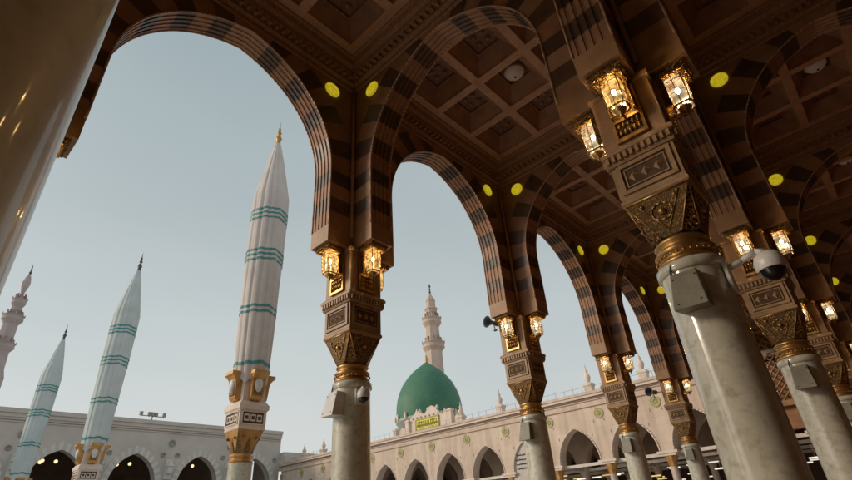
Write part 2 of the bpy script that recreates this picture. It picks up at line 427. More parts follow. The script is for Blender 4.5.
# ------------------------------------------------------------------ columns
def build_column(box=None):
    root = thing('marble_column', 'x', 'column', (0, 0, 0), 0, 'marble columns of the arcade')
    b = MB(); b.sqstack([(.52, FL), (.52, FL+.18), (.47, FL+.24)]); b.lathe([(.44, FL+.24), (.47, FL+.30), (.44, FL+.37), (.37, FL+.42), (.345, FL+.48)], 40)
    b.build('base', M['shaft'], root)
    s = MB(); s.lathe([(.34, FL+.48), (.335, 0), (.328, 2.2), (.328, 2.235)], 56); s.lathe([(.328, 2.235), (.36, 2.25), (.36, 2.34), (.335, 2.36)], 56)
    s.build('shaft', M['shaft'], root)
    g = MB()
    g.lathe([(.29, 2.36), (.32, 2.375), (.325, 2.395), (.31, 2.42), (.27, 2.44), (.265, 2.47), (.30, 2.50), (.325, 2.525), (.30, 2.55), (.265, 2.57), (.265, 2.60), (.29, 2.625), (.30, 2.645), (.27, 2.67), (.26, 2.70)], 40)
    for k in range(28):
        an = 2*PI*k/28; g.sphere((.318*math.cos(an), .318*math.sin(an), 2.46), .018, 0, 6)
    g.build('capital_ring', M['gold'], root)
    # flared capital: octagon to square
    c = MB()
    r0, h1, z0, z1 = .27, .37, 2.69, 3.195
    oc = [(r0/math.cos(PI/8)*math.cos(PI/8+PI/4*k), r0/math.cos(PI/8)*math.sin(PI/8+PI/4*k), z0) for k in range(8)]
    sq = [(h1, h1, z1), (-h1, h1, z1), (-h1, -h1, z1), (h1, -h1, z1)]
    vs = oc + sq
    fs = []
    for k in range(4):
        # corner triangle at sq[k]: octagon verts 2k, 2k+1 ; side face between corners
        fs.append((8+k, 2*k, (2*k+1) % 8))
    sides = [(1, 2, 9, 8), (3, 4, 10, 9), (5, 6, 11, 10), (7, 0, 8, 11)]
    c.add(vs, fs, 1); c.add(vs, [tuple(reversed(f)) for f in sides], 0)
    cap = c.build('capital', [M['goldorn'], M['goldlat']], root)
    t = MB()
    for k in range(4):
        for j in (2*k, (2*k+1) % 8): t.bar(oc[j], sq[k], .008, 0, 5)
    for a, bb in zip(sq, sq[1:]+sq[:1]): t.bar(a, bb, .014, 0, 5)
    for k in range(4):   # rosette boss and leaf outline on each face
        ang = PI/2*k
        nrm = Vector((math.cos(ang), math.sin(ang), 0)); tan = Vector((-math.sin(ang), math.cos(ang), 0))
        def pt(u, z, off=.008):
            f = (z-z0)/(z1-z0); rr = r0 + (h1-r0)*f
            return nrm*(rr+off) + tan*u + Vector((0, 0, z))
        t.sphere(pt(0, 2.98), .045, 0, 8)
        t.tube([pt(-.25, 3.16), pt(-.14, 2.98), pt(0, 2.76), pt(.14, 2.98), pt(.25, 3.16)], .006, 0, 5)
        t.tube([pt(.12*math.cos(i*PI/5), 2.98+.10*math.sin(i*PI/5)) for i in range(11)], .009, 0, 5)
        for u in (-.19, .19): t.sphere(pt(u, 3.11), .022, 0, 6)
    t.build('tracery', M['gold'], cap)
    # panel block
    p = MB()
    hb = .385
    p.sqstack([(hb-.01, 3.275), (hb+.012, 3.30), (hb+.012, 3.34), (hb-.004, 3.36), (hb-.004, 3.90)])
    for k in range(4):
        ang = PI/2*k; R = Matrix.Rotation(ang, 3, 'Z')
        def bx(u0, u1, z0_, z1_, d0, d1, mi):
            vs = [(d, u, z) for z in (z0_, z1_) for d, u in ((d0, u0), (d1, u0), (d1, u1), (d0, u1))]
            p.add([R @ Vector(v) for v in vs], [(0,3,2,1),(4,5,6,7),(0,1,5,4),(1,2,6,5),(2,3,7,6),(3,0,4,7)], mi)
        bx(-.29, .29, 3.46, 3.80, hb-.02, hb+.002, 1)
        for (u0, u1, za, zb) in ((-.33, .33, 3.79, 3.84), (-.33, .33, 3.42, 3.47), (-.33, -.28, 3.47, 3.79), (.28, .33, 3.47, 3.79)):
            bx(u0, u1, za, zb, hb-.006, hb+.022, 0)
        for (u0, u1, za, zb) in ((-.25, .25, 3.745, 3.76), (-.25, .25, 3.50, 3.515), (-.25, -.235, 3.515, 3.745), (.235, .25, 3.515, 3.745)):
            bx(u0, u1, za, zb, hb, hb+.014, 0)
        for u in (-.15, 0, .15):      # little diamond bosses
            for a in range(4):
                pass
            vs = [(hb+.002, u-.062, 3.63), (hb+.002, u, 3.56), (hb+.002, u+.062, 3.63), (hb+.002, u, 3.70), (hb+.045, u, 3.63)]
            p.add([R @ Vector(v) for v in vs], [(0,1,4),(1,2,4),(2,3,4),(3,0,4)], 0)
    p.v = [(x, y, z-.085) for x, y, z in p.v]
    p.build('panel_block', [M['panelstone'], M['panelrecess']], root)
    d = MB()
    d.sqstack([(.41, 3.90), (.425, 3.93), (.425, 4.03), (.455, 4.05), (.455, 4.10), (.42, 4.14)])
    for k in range(4):
        R = Matrix.Rotation(PI/2*k, 3, 'Z')
        for i in range(11):
            u = -.38 + .076*i
            vs = [(dd, uu, z) for z in (3.945, 4.035) for dd, uu in ((.42, u-.02), (.462, u-.02), (.462, u+.02), (.42, u+.02))]
            d.add([R @ Vector(v) for v in vs], [(0,3,2,1),(4,5,6,7),(0,1,5,4),(1,2,6,5),(2,3,7,6),(3,0,4,7)], 0)
    d.v = [(x, y, z-.13) for x, y, z in d.v]
    d.build('dentil_cornice', M['panelstone'], root)
    pr = MB()
    pr.sqstack([(.385, 4.005), (.385, 4.88), (.41, 4.90), (.41, 4.962), (.30, 5.12), (.297, 10.2)])
    for sx in (-1, 1):
        for sy in (-1, 1):
            pr.bar((sx*.325, sy*.325, 5.2), (sx*.325, sy*.325, 10.1), .045, 0, 8)
    pr.build('pier', M['pier'], root)
    if box:
        bxm = MB()
        vs = [(-.30, -.15, 1.76), (-.30, .15, 1.76), (-.30, -.15, 2.16), (-.30, .15, 2.16),
              (-.56, -.17, 1.74), (-.56, .17, 1.74), (-.43, -.13, 2.17), (-.43, .13, 2.17)]
        bxm.add(vs, [(4, 5, 7, 6), (0, 4, 6, 2), (5, 1, 3, 7), (6, 7, 3, 2), (0, 1, 5, 4), (1, 0, 2, 3)])
        bo = bxm.build('vent_box', M[box], root, bevel=.012)
        dt = MB()
        for z in (1.80, 2.10):
            x = -.56 + (z-1.74)/.43*.13
            for y in (-.11, .11): dt.bar((x-.006, y, z), (x+.01, y, z), .010, 0, 6)
        dt.tube([(-.36, .13, 2.16), (-.345, .13, 2.24), (-.33, .10, 2.34)], .012, 0, 6)
        dt.build('fixings', M['greyhorn'], bo)
    return root
PC = build_column('greybox')
PCW = build_column('whitepaint')
names = {
 (0, 0): 'marble column of the courtyard-edge row mostly hidden behind the near column at left',
 (0, 1): 'central marble column against the sky with white box and small dome camera',
 (0, 2): 'marble column just right of the green dome, second along the sky-lit edge',
 (0, 3): 'marble column of the sky-lit edge standing third from the centre of the view',
 (0, 4): 'small marble column directly left of the large right-hand column',
 (0, 5): 'marble column of the courtyard-edge row hidden behind the large right-hand column',
 (1, 0): 'huge close marble column filling the upper left edge of the view',
 (1, 1): 'large marble column at right with gilded capital and white dome camera arm',
 (1, 2): 'marble column immediately right of and behind the large camera-bearing column',
 (1, 3): 'distant middle-row marble column at the right edge, third from the viewer',
 (1, 4): 'fourth middle-row marble column beyond the right edge of the view',
 (1, 5): 'fifth and farthest middle-row marble column near the facade',
}
COLS = {}
for r in range(3):
    for k in range(-1, 6):
        if k == -1 and r == 1: pass
        lab = names.get((r, k), 'marble column of the %s row out of the main view, %s from the near end' % (rown[r], ordn[k+1]))
        loc = (X0 + S*k, YA - S*r, 0)
        if (r, k) == (0, 1): o = PCW; o.location = loc; o['label'] = lab
        elif (r, k) == (1, 1): o = PC; o.location = loc; o['label'] = lab
        else: o = dup(PC, loc, 0, lab)
        COLS[(r, k)] = o
# the close column at the upper left carries no box on the face seen here
for ch in list(COLS[(1, 0)].children):
    if ch.name.startswith('vent_box'):
        for g_ in list(ch.children): bpy.data.objects.remove(g_)
        bpy.data.objects.remove(ch)
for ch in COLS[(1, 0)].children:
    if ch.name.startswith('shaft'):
        ch.data = ch.data.copy(); ch.data.materials[0] = M['warmlitshaft']

# ------------------------------------------------------------------ lanterns (local +x points away from the pier, origin on pier axis)
def build_lantern():
    root = thing('wall_lantern', 'x', 'lantern', (0, 0, 0), 0, 'gilded wall lanterns of the arcade')
    pn = MB()
    pn.box(.385, .392, -.19, .19, 4.10, 4.93, 1)
    for (y0, y1, z0, z1) in ((-.20, .20, 4.06, 4.11), (-.20, -.165, 4.11, 4.93), (.165, .20, 4.11, 4.93), (-.165, .165, 4.36, 4.40)): pn.box(.387, .43, y0, y1, z0, z1)
    for i in range(5):
        u = -.12+.06*i
        pn.sphere((.415, u, 4.30), .022, 0, 8, 1, 1.6); pn.sphere((.415, u, 4.20), .020, 0, 8, 1, 2.0)
    pn.build('back_panel', [M['gold'], M['goldpanel']], root)
    cx = .60
    cr = MB()
    cr.sqstack([(.16, 4.86), (.185, 4.875), (.20, 4.90), (.215, 4.925), (.215, 4.966)], cx, 0)
    for k in range(4):
        R = Matrix.Rotation(PI/2*k, 3, 'Z')
        for i in range(9):
            v = R @ Vector((.212, -.18+.045*i, 0)); cr.sphere((cx+v.x, v.y, 4.905), .017, 0, 6)
            v = R @ Vector((.185, -.16+.04*i, 0)); cr.bar((cx+v.x, v.y, 4.90), (cx+v.x, v.y, 4.845), .010, 0, 5, r2=.003)
    for sy in (-1, 1):
        cr.box(cx-.19, cx-.09, sy*.15-.012, sy*.15+.012, 4.42, 4.86)
    cr.build('crown', M['goldpanel'], root)
    prof = [(.085, 4.395), (.105, 4.415), (.118, 4.47), (.124, 4.56), (.128, 4.68), (.128, 4.78), (.122, 4.865)]
    def se(r, a, e=.55):
        c, s_ = math.cos(a), math.sin(a)
        return (cx + r*math.copysign(abs(c)**e, c), r*math.copysign(abs(s_)**e, s_))
    gl = MB(); n = 32
    vs = [(*se(r, 2*PI*k/n), z) for r, z in prof for k in range(n)]
    gl.add(vs, [(i*n+k, i*n+(k+1) % n, (i+1)*n+(k+1) % n, (i+1)*n+k) for i in range(len(prof)-1) for k in range(n)], 0, True)
    gl.build('glass', M['glass'], root)
    cg = MB()
    for k in range(8):
        a = 2*PI*k/8 + PI/8*0
        cg.tube([(*se(r+.006, a), z) for r, z in prof], .010 if k % 2 else .005, 0, 5)
    for rr_, z, t_ in ((.128, 4.80, .007), (.126, 4.60, .005), (.108, 4.415, .014)):
        cg.tube([(*se(rr_+.004, 2*PI*k/n), z) for k in range(n+1)], t_, 0, 5)
    cg.lathe([(.012, 4.27), (.03, 4.29), (.018, 4.32), (.06, 4.35), (.08, 4.38), (.085, 4.40)], 12, cx, 0)
    cg.bar((.41, 0, 4.34), (.58, 0, 4.35), .018, 0, 6)
    cg.build('cage', M['gold'], root)
    bb = MB(); bb.sphere((cx, 0, 4.70), .026, 0, 12, 1, 1.8); bb.build('bulb', M['bulb'], root)
    return root
LP = build_lantern(); lu = [False]
for ch in LP.children:
    if ch.name.startswith('bulb'): BULB2 = ch.data.copy(); BULB2.materials[0] = M['bulb2']
    if ch.name.startswith('glass'): GLASS2 = ch.data.copy(); GLASS2.materials[0] = M['glass2']
faces = {'x-': PI, 'y-': -PI/2, 'y+': PI/2, 'x+': 0}
fname = {'x-': 'near-facing', 'y-': 'inward-facing', 'y+': 'courtyard-facing', 'x+': 'far-facing'}
cn = {0: ['hidden left', 'central', 'second sky-lit', 'third sky-lit', 'fourth sky-lit', 'fifth sky-lit'],
      1: ['close left', 'large right-hand', 'second middle-row', 'third middle-row', 'fourth middle-row', 'fifth middle-row']}
for r, ks, fs in ((0, range(0, 6), ('x-', 'y-', 'x+')), (1, range(1, 6), ('x-', 'y-', 'y+')), (1, [0], ('y+', 'x+'))):
    for k in ks:
        for f in fs:
            if f == 'x+' and k > 1: continue
            lab = 'lit gilded lantern on the %s side of the %s column pier' % (fname[f], cn[r][k])
            loc = (X0 + S*k, YA - S*r, 0)
            if not lu[0]: LP.location = loc; LP.rotation_euler = (0, 0, faces[f]); LP['label'] = lab; lu[0] = True
            else:
                n_ = dup(LP, loc, faces[f], lab)
                if not (r == 0 and k == 1):
                    dimmer = M['bulb2'] if (r, k, f) != (1, 1, 'x-') else M['bulb']
                    for ch in n_.children:
                        if ch.name.startswith('bulb'):
                            ch.data = BULB2 if dimmer is M['bulb2'] else ch.data
                        if ch.name.startswith('glass') and (r, k, f) != (1, 1, 'x-'):
                            ch.data = GLASS2

# ------------------------------------------------------------------ coffered ceilings, one per bay
def build_ceiling():
    root = empty('ceiling'); root['kind'] = 'structure'
    ZB = 10.08; HC = 2.2; c = 2*HC/3
    rb = MB()
    for i in range(4):
        x = -HC + c*i
        w = .115
        rb.box(x-w, x+w, -HC-.13, HC+.13, ZB, ZB+.10)
        rb.box(-HC-.127, HC+.127, x-w, x+w, ZB+.003, ZB+.097)
    rb.build('coffer_ribs', M['ceil'], root, bevel=.012)
    pt = MB()
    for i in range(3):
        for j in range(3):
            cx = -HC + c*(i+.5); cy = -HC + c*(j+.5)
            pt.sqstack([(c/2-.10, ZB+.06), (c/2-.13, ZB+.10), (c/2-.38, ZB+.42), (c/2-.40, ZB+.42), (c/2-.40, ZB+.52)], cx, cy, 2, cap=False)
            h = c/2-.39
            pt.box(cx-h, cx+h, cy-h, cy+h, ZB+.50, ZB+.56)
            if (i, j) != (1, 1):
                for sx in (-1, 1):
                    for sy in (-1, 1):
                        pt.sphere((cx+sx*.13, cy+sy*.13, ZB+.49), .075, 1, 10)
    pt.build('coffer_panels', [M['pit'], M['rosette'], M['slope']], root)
    cn_ = MB()
    prof = [(2.725, 9.38), (2.68, 9.40), (2.68, 9.50), (2.60, 9.53), (2.60, 9.66), (2.50, 9.72), (2.48, 9.84), (2.40, 9.90), (2.36, 10.02), (2.29, 10.04), (2.29, 10.3)]
    vs = []
    for h, z in prof: vs += [(-h,-h,z),(h,-h,z),(h,h,z),(-h,h,z)]
    fs = []
    for i in range(len(prof)-1):
        for k in range(4):
            a = i*4+k; b = i*4+(k+1) % 4
            fs.append((a, a+4, b+4, b))
    cn_.add(vs, fs)
    for k in range(4):
        R = Matrix.Rotation(PI/2*k, 3, 'Z')
        for i in range(30):
            u = -2.42 + i*4.84/29
            vs = [(dd, uu, z) for z in (9.60, 9.70) for dd, uu in ((2.50, u-.035), (2.605, u-.035), (2.605, u+.035), (2.50, u+.035))]
            cn_.add([R @ Vector(v) for v in vs], [(0,3,2,1),(4,5,6,7),(0,1,5,4),(1,2,6,5),(2,3,7,6),(3,0,4,7)], 0)
    cn_.build('cornice', M['cornice'], root)
    return root
CP = build_ceiling()
lmp = thing('ceiling_lamp', 'x', 'lamp', (0, 0, 0), 0, 'round lamps in the coffered ceiling')
a = MB(); a.lathe([(.31, 10.58), (.31, 10.5), (.27, 10.46)], 28); a.build('rim', M['rosette'], lmp)
a = MB(); a.lathe([(.002, 10.30), (.1, 10.31), (.19, 10.36), (.25, 10.43), (.265, 10.48)], 28); a.build('lamp_shade', M['lampglass'], lmp)
a = MB(); a.sphere((0, 0, 10.29), .03, 0, 8); a.build('knob', M['black'], lmp)
cu = False
for r in range(2):
    for k in range(-1, 6):
        loc = (X0+S*k+3, YA-S*r-3, 0)
        lab = 'round ceiling lamp between %s and %s rows, %s bay' % (rown[r], rown[r+1], ordn[k+1])
        if not cu:
            CP.location = loc; lmp.location = loc; lmp['label'] = lab; cu = True
        else:
            def cpt(o, p):
                c = o.copy(); COL.objects.link(c)
                if p: c.parent = p
                for ch in o.children: cpt(ch, c)
                return c
            n = cpt(CP, None); n.location = loc
            dup(lmp, loc, 0, lab)

def struct(mb, name, mats):
    o = mb.build(name, mats); o['kind'] = 'structure'; return o
m_ = MB(); m_.box(-13, 36.4, -12, YA+.34, 10.72, 11.3); m_.box(-13, 36.4, YA+.28, YA+.62, 10.5, 11.9); m_.box(-13, 36.4, YA-.20, YA+.28, 10.2, 10.72)
struct(m_, 'roof', M['leftwall'])
m_ = MB(); m_.box(-7.0, 36, -11.3, -10.9, FL, 10.72)  # added unseen wall, keeps sky light out behind the rear row
M['cream'] = stone('cream_bounce_stone', (.40, .26, .14), (.52, .35, .20), 1.5, .7)  # pale tone chosen to bounce light back towards the near column
tag(m_.build('rear_light_blocker', M['cream']), 'unseen cream wall added behind the rear columns to block sky light', 'wall')
m_ = MB(); m_.box(-7.0, -6.7, -10.9, YA+.3, FL, 10.72)  # added unseen wall, keeps light out of the near end
tag(m_.build('end_light_blocker', M['cream']), 'unseen cream wall added at the near arcade end to block light', 'wall')

# ------------------------------------------------------------------ ground
m_ = MB(); m_.box(-900, 900, -900, 900, FL-.3, FL-.02); struct(m_, 'ground', M['leftwall'])
m_ = MB(); m_.box(-30, 60, -12, 75, FL-.018, FL); struct(m_, 'floor', M['floor'])
m_ = MB(); m_.box(-7, 35.5, -10.9, -1.6, FL, FL+.012); m_.box(3.4, 35.5, -1.6, YA-1.6, FL, FL+.012); o_ = struct(m_, 'carpeted_floor', M['carpet'])
m_ = MB(); m_.box(-7, 3.396, -1.596, YA-.9, FL, FL+.006); o_ = struct(m_, 'bounce_floor', M['bouncefloor'])  # pale floor patch added to bounce light up onto the near column

# ------------------------------------------------------------------ cameras, horns
def dome_camera(loc, rz, s, arm, label):
    t = thing('dome_camera', label, 'security camera', loc, rz, 'dome security cameras')
    a = MB()   # local +x away from the wall
    a.box(0, .05*s, -.12*s, .12*s, -.22*s, .22*s); 
    a.build('mounting_plate', M['whitepaint'], t, bevel=.01)
    a = MB(); a.tube([(0.03*s, 0, .10*s), (arm*.45, 0, .14*s), (arm*.8, 0, .20*s), (arm, 0, .16*s), (arm, 0, .05*s)], .042*s, 0, 10); a.build('arm', M['whitepaint'], t)
    a = MB(); a.lathe([(.165*s, -.10*s), (.178*s, -.06*s), (.178*s, .02*s), (.15*s, .10*s), (.08*s, .15*s), (.02*s, .165*s)], 28, arm, 0); a.build('housing', M['whitepaint'], t)
    a = MB(); a.sphere((arm, 0, -.095*s), .148*s, 0, 20); a.build('lens_dome', M['black'], t)
    return t
bx, by = X0+S, YA-S
dome_camera((bx-.02, by-.32, 2.12), -PI/2, .80, .40, 'large white dome camera on a curved arm beside the big right column')
dome_camera((bx-.10, YA-.31, 2.06), -PI/2-.25, .62, .20, 'small white dome camera on the top of the central column')

def horn(loc, rz, s, label):
    t = thing('horn_loudspeaker', label, 'loudspeaker', loc, rz, 'horn loudspeakers')
    def rl(prof):
        a = MB(); a.lathe(prof, 20)
        a.v = [(z, y, x) for x, y, z in a.v]; return a
    rl([(.05, -.10), (.07, -.05), (.06, .0), (.075, .08), (.12, .18), (.19, .27), (.20, .28), (.17, .26), (.09, .14), (.03, .05)]).build('bell', M['greyhorn'], t)
    rl([(.085, -.26), (.095, -.22), (.095, -.11), (.06, -.09)]).build('driver', M['greyhorn'], t)
    a = MB(); a.bar((0, 0, 0), (-.05, 0, -.25), .018); a.box(-.09, -.01, -.05, .05, -.28, -.24); a.build('bracket', M['greyhorn'], t)
    t.scale = (s, s, s)
    return t
horn((11.3, YA+.52, 5.0), 2.9, .85, 'dark horn loudspeaker beside the pier right of the green dome')
horn((23.3, YA+.75, 4.62), 2.9, 1.0, 'dark horn loudspeaker on the fourth sky-lit column pier')
for (nm, x) in (('a', 11.3), ('b', 23.3)):
    pass

# ------------------------------------------------------------------ right-hand facade
XF = 36.0; BW = 4.17; YC0 = 26.95
def parch(a, z0, z1, n=14):
    """pointed arch, half opening a, springing z0, apex z1: points left foot -> right foot"""
    h = z1-z0; e = (h*h-a*a)/(2*a); R = a+e; th1 = math.acos(max(-1, min(1, e/R)))
    L = [(e-R*math.cos(th1*i/n), z0+R*math.sin(th1*i/n)) for i in range(n)]
    return L+[(0, z1)]+[(-x, z) for x, z in reversed(L)]
def arch_bay(mb, yc, half, pts, ztop, x, depth, mi=0, sm=1, zbot=None):
    """wall in plane X=x facing -X; opening pts"""
    P = [(yc+p[0], p[1]) for p in pts]
    zb = P[0][1] if zbot is None else zbot
    # side piers
    mb.quad((x, yc-half, zb), (x, P[0][0], zb), (x, P[0][0], ztop), (x, yc-half, ztop), mi)
    mb.quad((x, P[-1][0], zb), (x, yc+half, zb), (x, yc+half, ztop), (x, P[-1][0], ztop), mi)
    for a, b in zip(P, P[1:]):
        mb.quad((x, a[0], a[1]), (x, b[0], b[1]), (x, b[0], ztop), (x, a[0], ztop), mi)
        mb.quad((x, a[0], a[1]), (x+depth, a[0], a[1]), (x+depth, b[0], b[1]), (x, b[0], b[1]), sm)
        mb.quad((x+depth, a[0], a[1]), (x+depth, b[0], b[1]), (x+depth, b[0], ztop), (x+depth, a[0], ztop), mi)
    mb.quad((x+depth, yc-half, zb), (x+depth, P[0][0], zb), (x+depth, P[0][0], ztop), (x+depth, yc-half, ztop), mi)
    mb.quad((x+depth, P[-1][0], zb), (x+depth, yc+half, zb), (x+depth, yc+half, ztop), (x+depth, P[-1][0], ztop), mi)
    mb.quad((x, yc-half, zb), (x+depth, yc-half, zb), (x+depth, P[0][0], zb), (x, P[0][0], zb), sm)
    mb.quad((x, P[-1][0], zb), (x+depth, P[-1][0], zb), (x+depth, yc+half, zb), (x, yc+half, zb), sm)
fac = thing('arcaded_portico', 'long pinkish stone portico of pointed arches in front of the green dome', 'building', (0, 0, 0))
idx = list(range(-6, 8))
pts = parch(1.56, 3.42, 5.74)
w_ = MB()
for i in idx: arch_bay(w_, YC0+BW*i, BW/2, pts, 7.5, XF, .75)
w_.build('front_wall', [M['facade'], M['facadetrim']], fac)
Y0, Y1 = YC0+BW*(idx[0]-.5), YC0+BW*(idx[-1]+.5)
c_ = MB()
c_.box(XF-.06, XF+.1, Y0, Y1, 7.02, 7.08, 1)
for z0, z1, d, mi in ((7.46, 7.56, .10, 0), (7.56, 7.68, .20, 1), (7.68, 7.86, .34, 0), (7.86, 8.06, .42, 2)):
    c_.box(XF-d, XF+.9, Y0, Y1, z0, z1-.003, mi)
c_.build('cornice', [M['facadetrim'], M['facadedark'], M['facade']], fac)
for i in idx:
    yc = YC0+BW*i; ar = MB()
    for off, r in ((.05, .05),):
        ar.tube([(XF-.02, yc+p[0]*(1+off), p[1]+off*.6) for p in pts], r, 0, 5)
    # slim panel joints over the springings
    for s in (-1, 1):
        for q in range(5):
            jt = MB(); y = yc+s*(2.0-.0-.16*q); 
            if q in (0, 2, 4):
                jt.box(XF-.012, XF+.01, y-.03, y+.03, 6.75-.42*q, 6.95-.42*q); jt.build('inlaid_joint', M['facadedark'], fac)
    ar.build('archivolt', M['facadetrim'], fac)
for i in idx:
    yb = YC0+BW*(i+.5)
    t_ = MB()
    t_.box(XF-.16, XF+.92, yb-.66, yb+.66, 3.26, 3.42); t_.box(XF-.10, XF+.86, yb-.52, yb+.52, 3.12, 3.257)
    t_.build('impost', M['facadetrim'], fac)
    g_ = MB(); g_.lathe([(.24, 2.5), (.27, 2.55), (.24, 2.6), (.28, 2.75), (.42, 3.02), (.44, 3.115)], 8, XF+.38, yb, rot=PI/8, smooth=False)
    g_.build('capital', M['ochre'], fac)
    s_ = MB(); s_.lathe([(.36, FL), (.36, FL+.25), (.27, FL+.35), (.265, 0), (.24, 2.5)], 20, XF+.38, yb); s_.build('column', M['pinkshaft'], fac)
    md = MB()
    n = 24; yo = yb-.12; vs = []
    for r, o in ((.36, 0), (.36, .05), (.29, .05), (.29, .03), (.0005, .03)):
        for k in range(n): vs.append((XF-.005-o, yo+r*math.cos(2*PI*k/n), 6.5+r*math.sin(2*PI*k/n)))
    for j in range(4):
        md.add(vs, [(j*n+k, j*n+(k+1) % n, (j+1)*n+(k+1) % n, (j+1)*n+k) for k in range(n)], 1 if j == 3 else 0)
    mdo = md.build('medallion', [M['medring'], M['medbg']], fac)
    st = MB()
    for q in range(5):
        a0 = q*1.256; st.tube([(XF-.045, yo+.2*math.cos(a0+u*.5)*(.4+.15*u), 6.5+.2*math.sin(a0+u*.5)*(.4+.15*u)) for u in range(4)], .02, 0, 4)
    st.build('lettering', M['medring'], mdo)
# ledge canopies over two medallions
# inner rows, tie beams, back wall
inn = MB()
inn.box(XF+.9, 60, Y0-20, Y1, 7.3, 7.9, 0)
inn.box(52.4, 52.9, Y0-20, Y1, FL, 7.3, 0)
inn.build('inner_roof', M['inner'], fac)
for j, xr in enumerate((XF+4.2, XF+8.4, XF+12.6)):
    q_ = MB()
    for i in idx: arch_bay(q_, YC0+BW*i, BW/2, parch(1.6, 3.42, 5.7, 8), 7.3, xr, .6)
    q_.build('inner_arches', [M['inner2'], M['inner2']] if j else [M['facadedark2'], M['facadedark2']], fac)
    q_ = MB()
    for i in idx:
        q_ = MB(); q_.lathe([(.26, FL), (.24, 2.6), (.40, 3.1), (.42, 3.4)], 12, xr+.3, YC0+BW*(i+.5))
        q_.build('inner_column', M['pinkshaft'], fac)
tb = MB()
for i in idx:
    yb = YC0+BW*(i+.5)
    for z in (3.28,):
        tb.box(XF+.9, 52.4, yb-.07, yb+.07, z-.09, z+.07, 0)
for xr in (XF+.38, XF+4.5, XF+8.7, XF+12.9):
    tb.box(xr-.08, xr+.08, Y0, Y1, 3.16, 3.36, 0)
tb.build('tie_beams', M['tie'], fac)
# rows of lamps hung between the inner columns
rnd = random.Random(3)
for i in idx:
    yc = YC0+BW*i
    for ri, xr in enumerate((XF+2.3, XF+6.5, XF+10.7)):
        for k in range(3):
            y = yc - 1.3 + 1.3*k + rnd.uniform(-.2, .2); z = rnd.choice((2.15, 2.5, 2.85)); yel = rnd.random() < .25
            tl = MB()
            tl.box(0, .12, -.34, .34, 0, .08)
            tl.bar((.06, 0, .08), (.06, 0, 3.25-z), .012, 1, 4)
            o_ = tl.build('hanging_lamp', [M['tieyel'] if yel else M['tielit'], M['ochre']])
            o_.location = (xr, y, z)
            tag(o_, 'small %s bar lamp hanging inside the portico behind the arches' % ('yellow' if yel else 'white'), 'lamp', '%s bar lamps hanging in the portico' % ('yellow' if yel else 'white'))

# arched notice board closing one opening (centre i=-1)
yc = YC0-BW
sg = thing('arched_notice_board', 'white arched board with black lines of Arabic writing in the portico opening', 'sign', (XF+.10, yc+.9, 3.35))
a = MB(); pp = parch(.88, 4.6-3.35, 2.25, 8); vs = [(0, .88, -.6), (0, -.88, -.6)]+[(0, x, z) for x, z in pp]
vs = [(0, -.88, -.6)]+[(0, x, z) for x, z in pp]+[(0, .88, -.6)]
n = len(vs); a.add(vs+[(.06, y, z) for _, y, z in vs], [tuple(range(n)), tuple(reversed(range(n, 2*n)))]+[(k, k+n, (k+1) % n+n, (k+1) % n) for k in range(n)])
a.build('board', M['signboard'], sg)
a = MB(); rr = random.Random(5)
for j, z in enumerate((1.25, .92, .60, .28)):
    y = .50 - (0 if j else .0)
    while y > -.45:
        l = rr.uniform(.10, .22)
        a.tube([(-.012, y, z), (-.012, y-l*.4, z-.035), (-.012, y-l, z+.01)], .034, 0, 4)
        if rr.random() < .6: a.bar((-.012, y-l*.3, z), (-.012, y-l*.3, z+.10), .016, 0, 4)
        if rr.random() < .5: a.sphere((-.012, y-l*.5, z-.075), .018, 0, 5)
        y -= l+.02
a.build('lettering', M['ink'], sg)

# roof things: parapet pinnacles, gilded inscription cresting, railing
def pinnacle(label, x, y, z0, z1):
    t = thing('roof_pinnacle', label, 'pinnacle', (x, y, z0), 0, 'stone pinnacles along the roof')
    h = z1-z0
    a = MB(); a.sqstack([(.30, -.8), (.30, .30*h), (.36, .34*h), (.36, .40*h), (.22, .42*h)]); a.build('pedestal', M['facadetrim'], t)
    a = MB(); a.lathe([(.12, .42*h), (.20, .50*h), (.27, .58*h), (.22, .66*h), (.10, .70*h), (.16, .75*h), (.10, .81*h), (.04, .86*h), (.06, .90*h), (.008, h)], 14); a.build('finial', M['facadetrim'], t)
for lab, x, y, z0, z1 in (
    ('stone roof pinnacle right beside the green dome inscription', 38, 30.9, 8.1, 10.35),
    ('lone stone roof pinnacle right of the green dome', 38, 26.3, 8.1, 10.65),
    ('stone roof pinnacle seen between the second and third sky-lit columns', 38, 17.6, 8.1, 10.75),
    ('stone roof pinnacle seen near the fourth sky-lit arch', 38, 13.2, 8.1, 10.75),
    ('small stone roof pinnacle at left end of the portico roof', 38, 56.6, 8.1, 10.2),
    ('small stone roof pinnacle just left of the central column', 38, 52.6, 8.1, 10.3)):
    pinnacle(lab, x, y, z0, z1)
cst = thing('inscribed_roof_cresting', 'carved stone cresting with gold inscription panel below the green dome', 'cresting', (38, 35, 8.1))
a = MB()
def crest(y0, y1, hs, x=0, th=.25):
    n = len(hs)
    for i in range(n-1):
        ya = y0+(y1-y0)*i/(n-1); yb = y0+(y1-y0)*(i+1)/(n-1)
        vs = [(x, ya, -.6), (x, yb, -.6), (x, yb, hs[i+1]), (x, ya, hs[i])]; v2 = [(x+th, y, z) for _, y, z in vs]
        a.add(vs+v2, [(0,1,2,3),(7,6,5,4),(3,2,6,7),(0,3,7,4),(1,5,6,2)])
hs = [1.55, 1.6, 1.75, 1.7, 1.6, 1.9, 2.25, 2.5, 2.62, 2.5, 2.25, 1.95, 2.05, 2.3, 2.35, 2.3, 2.1, 1.9, 1.6]
crest(-2.8, 2.9, hs)
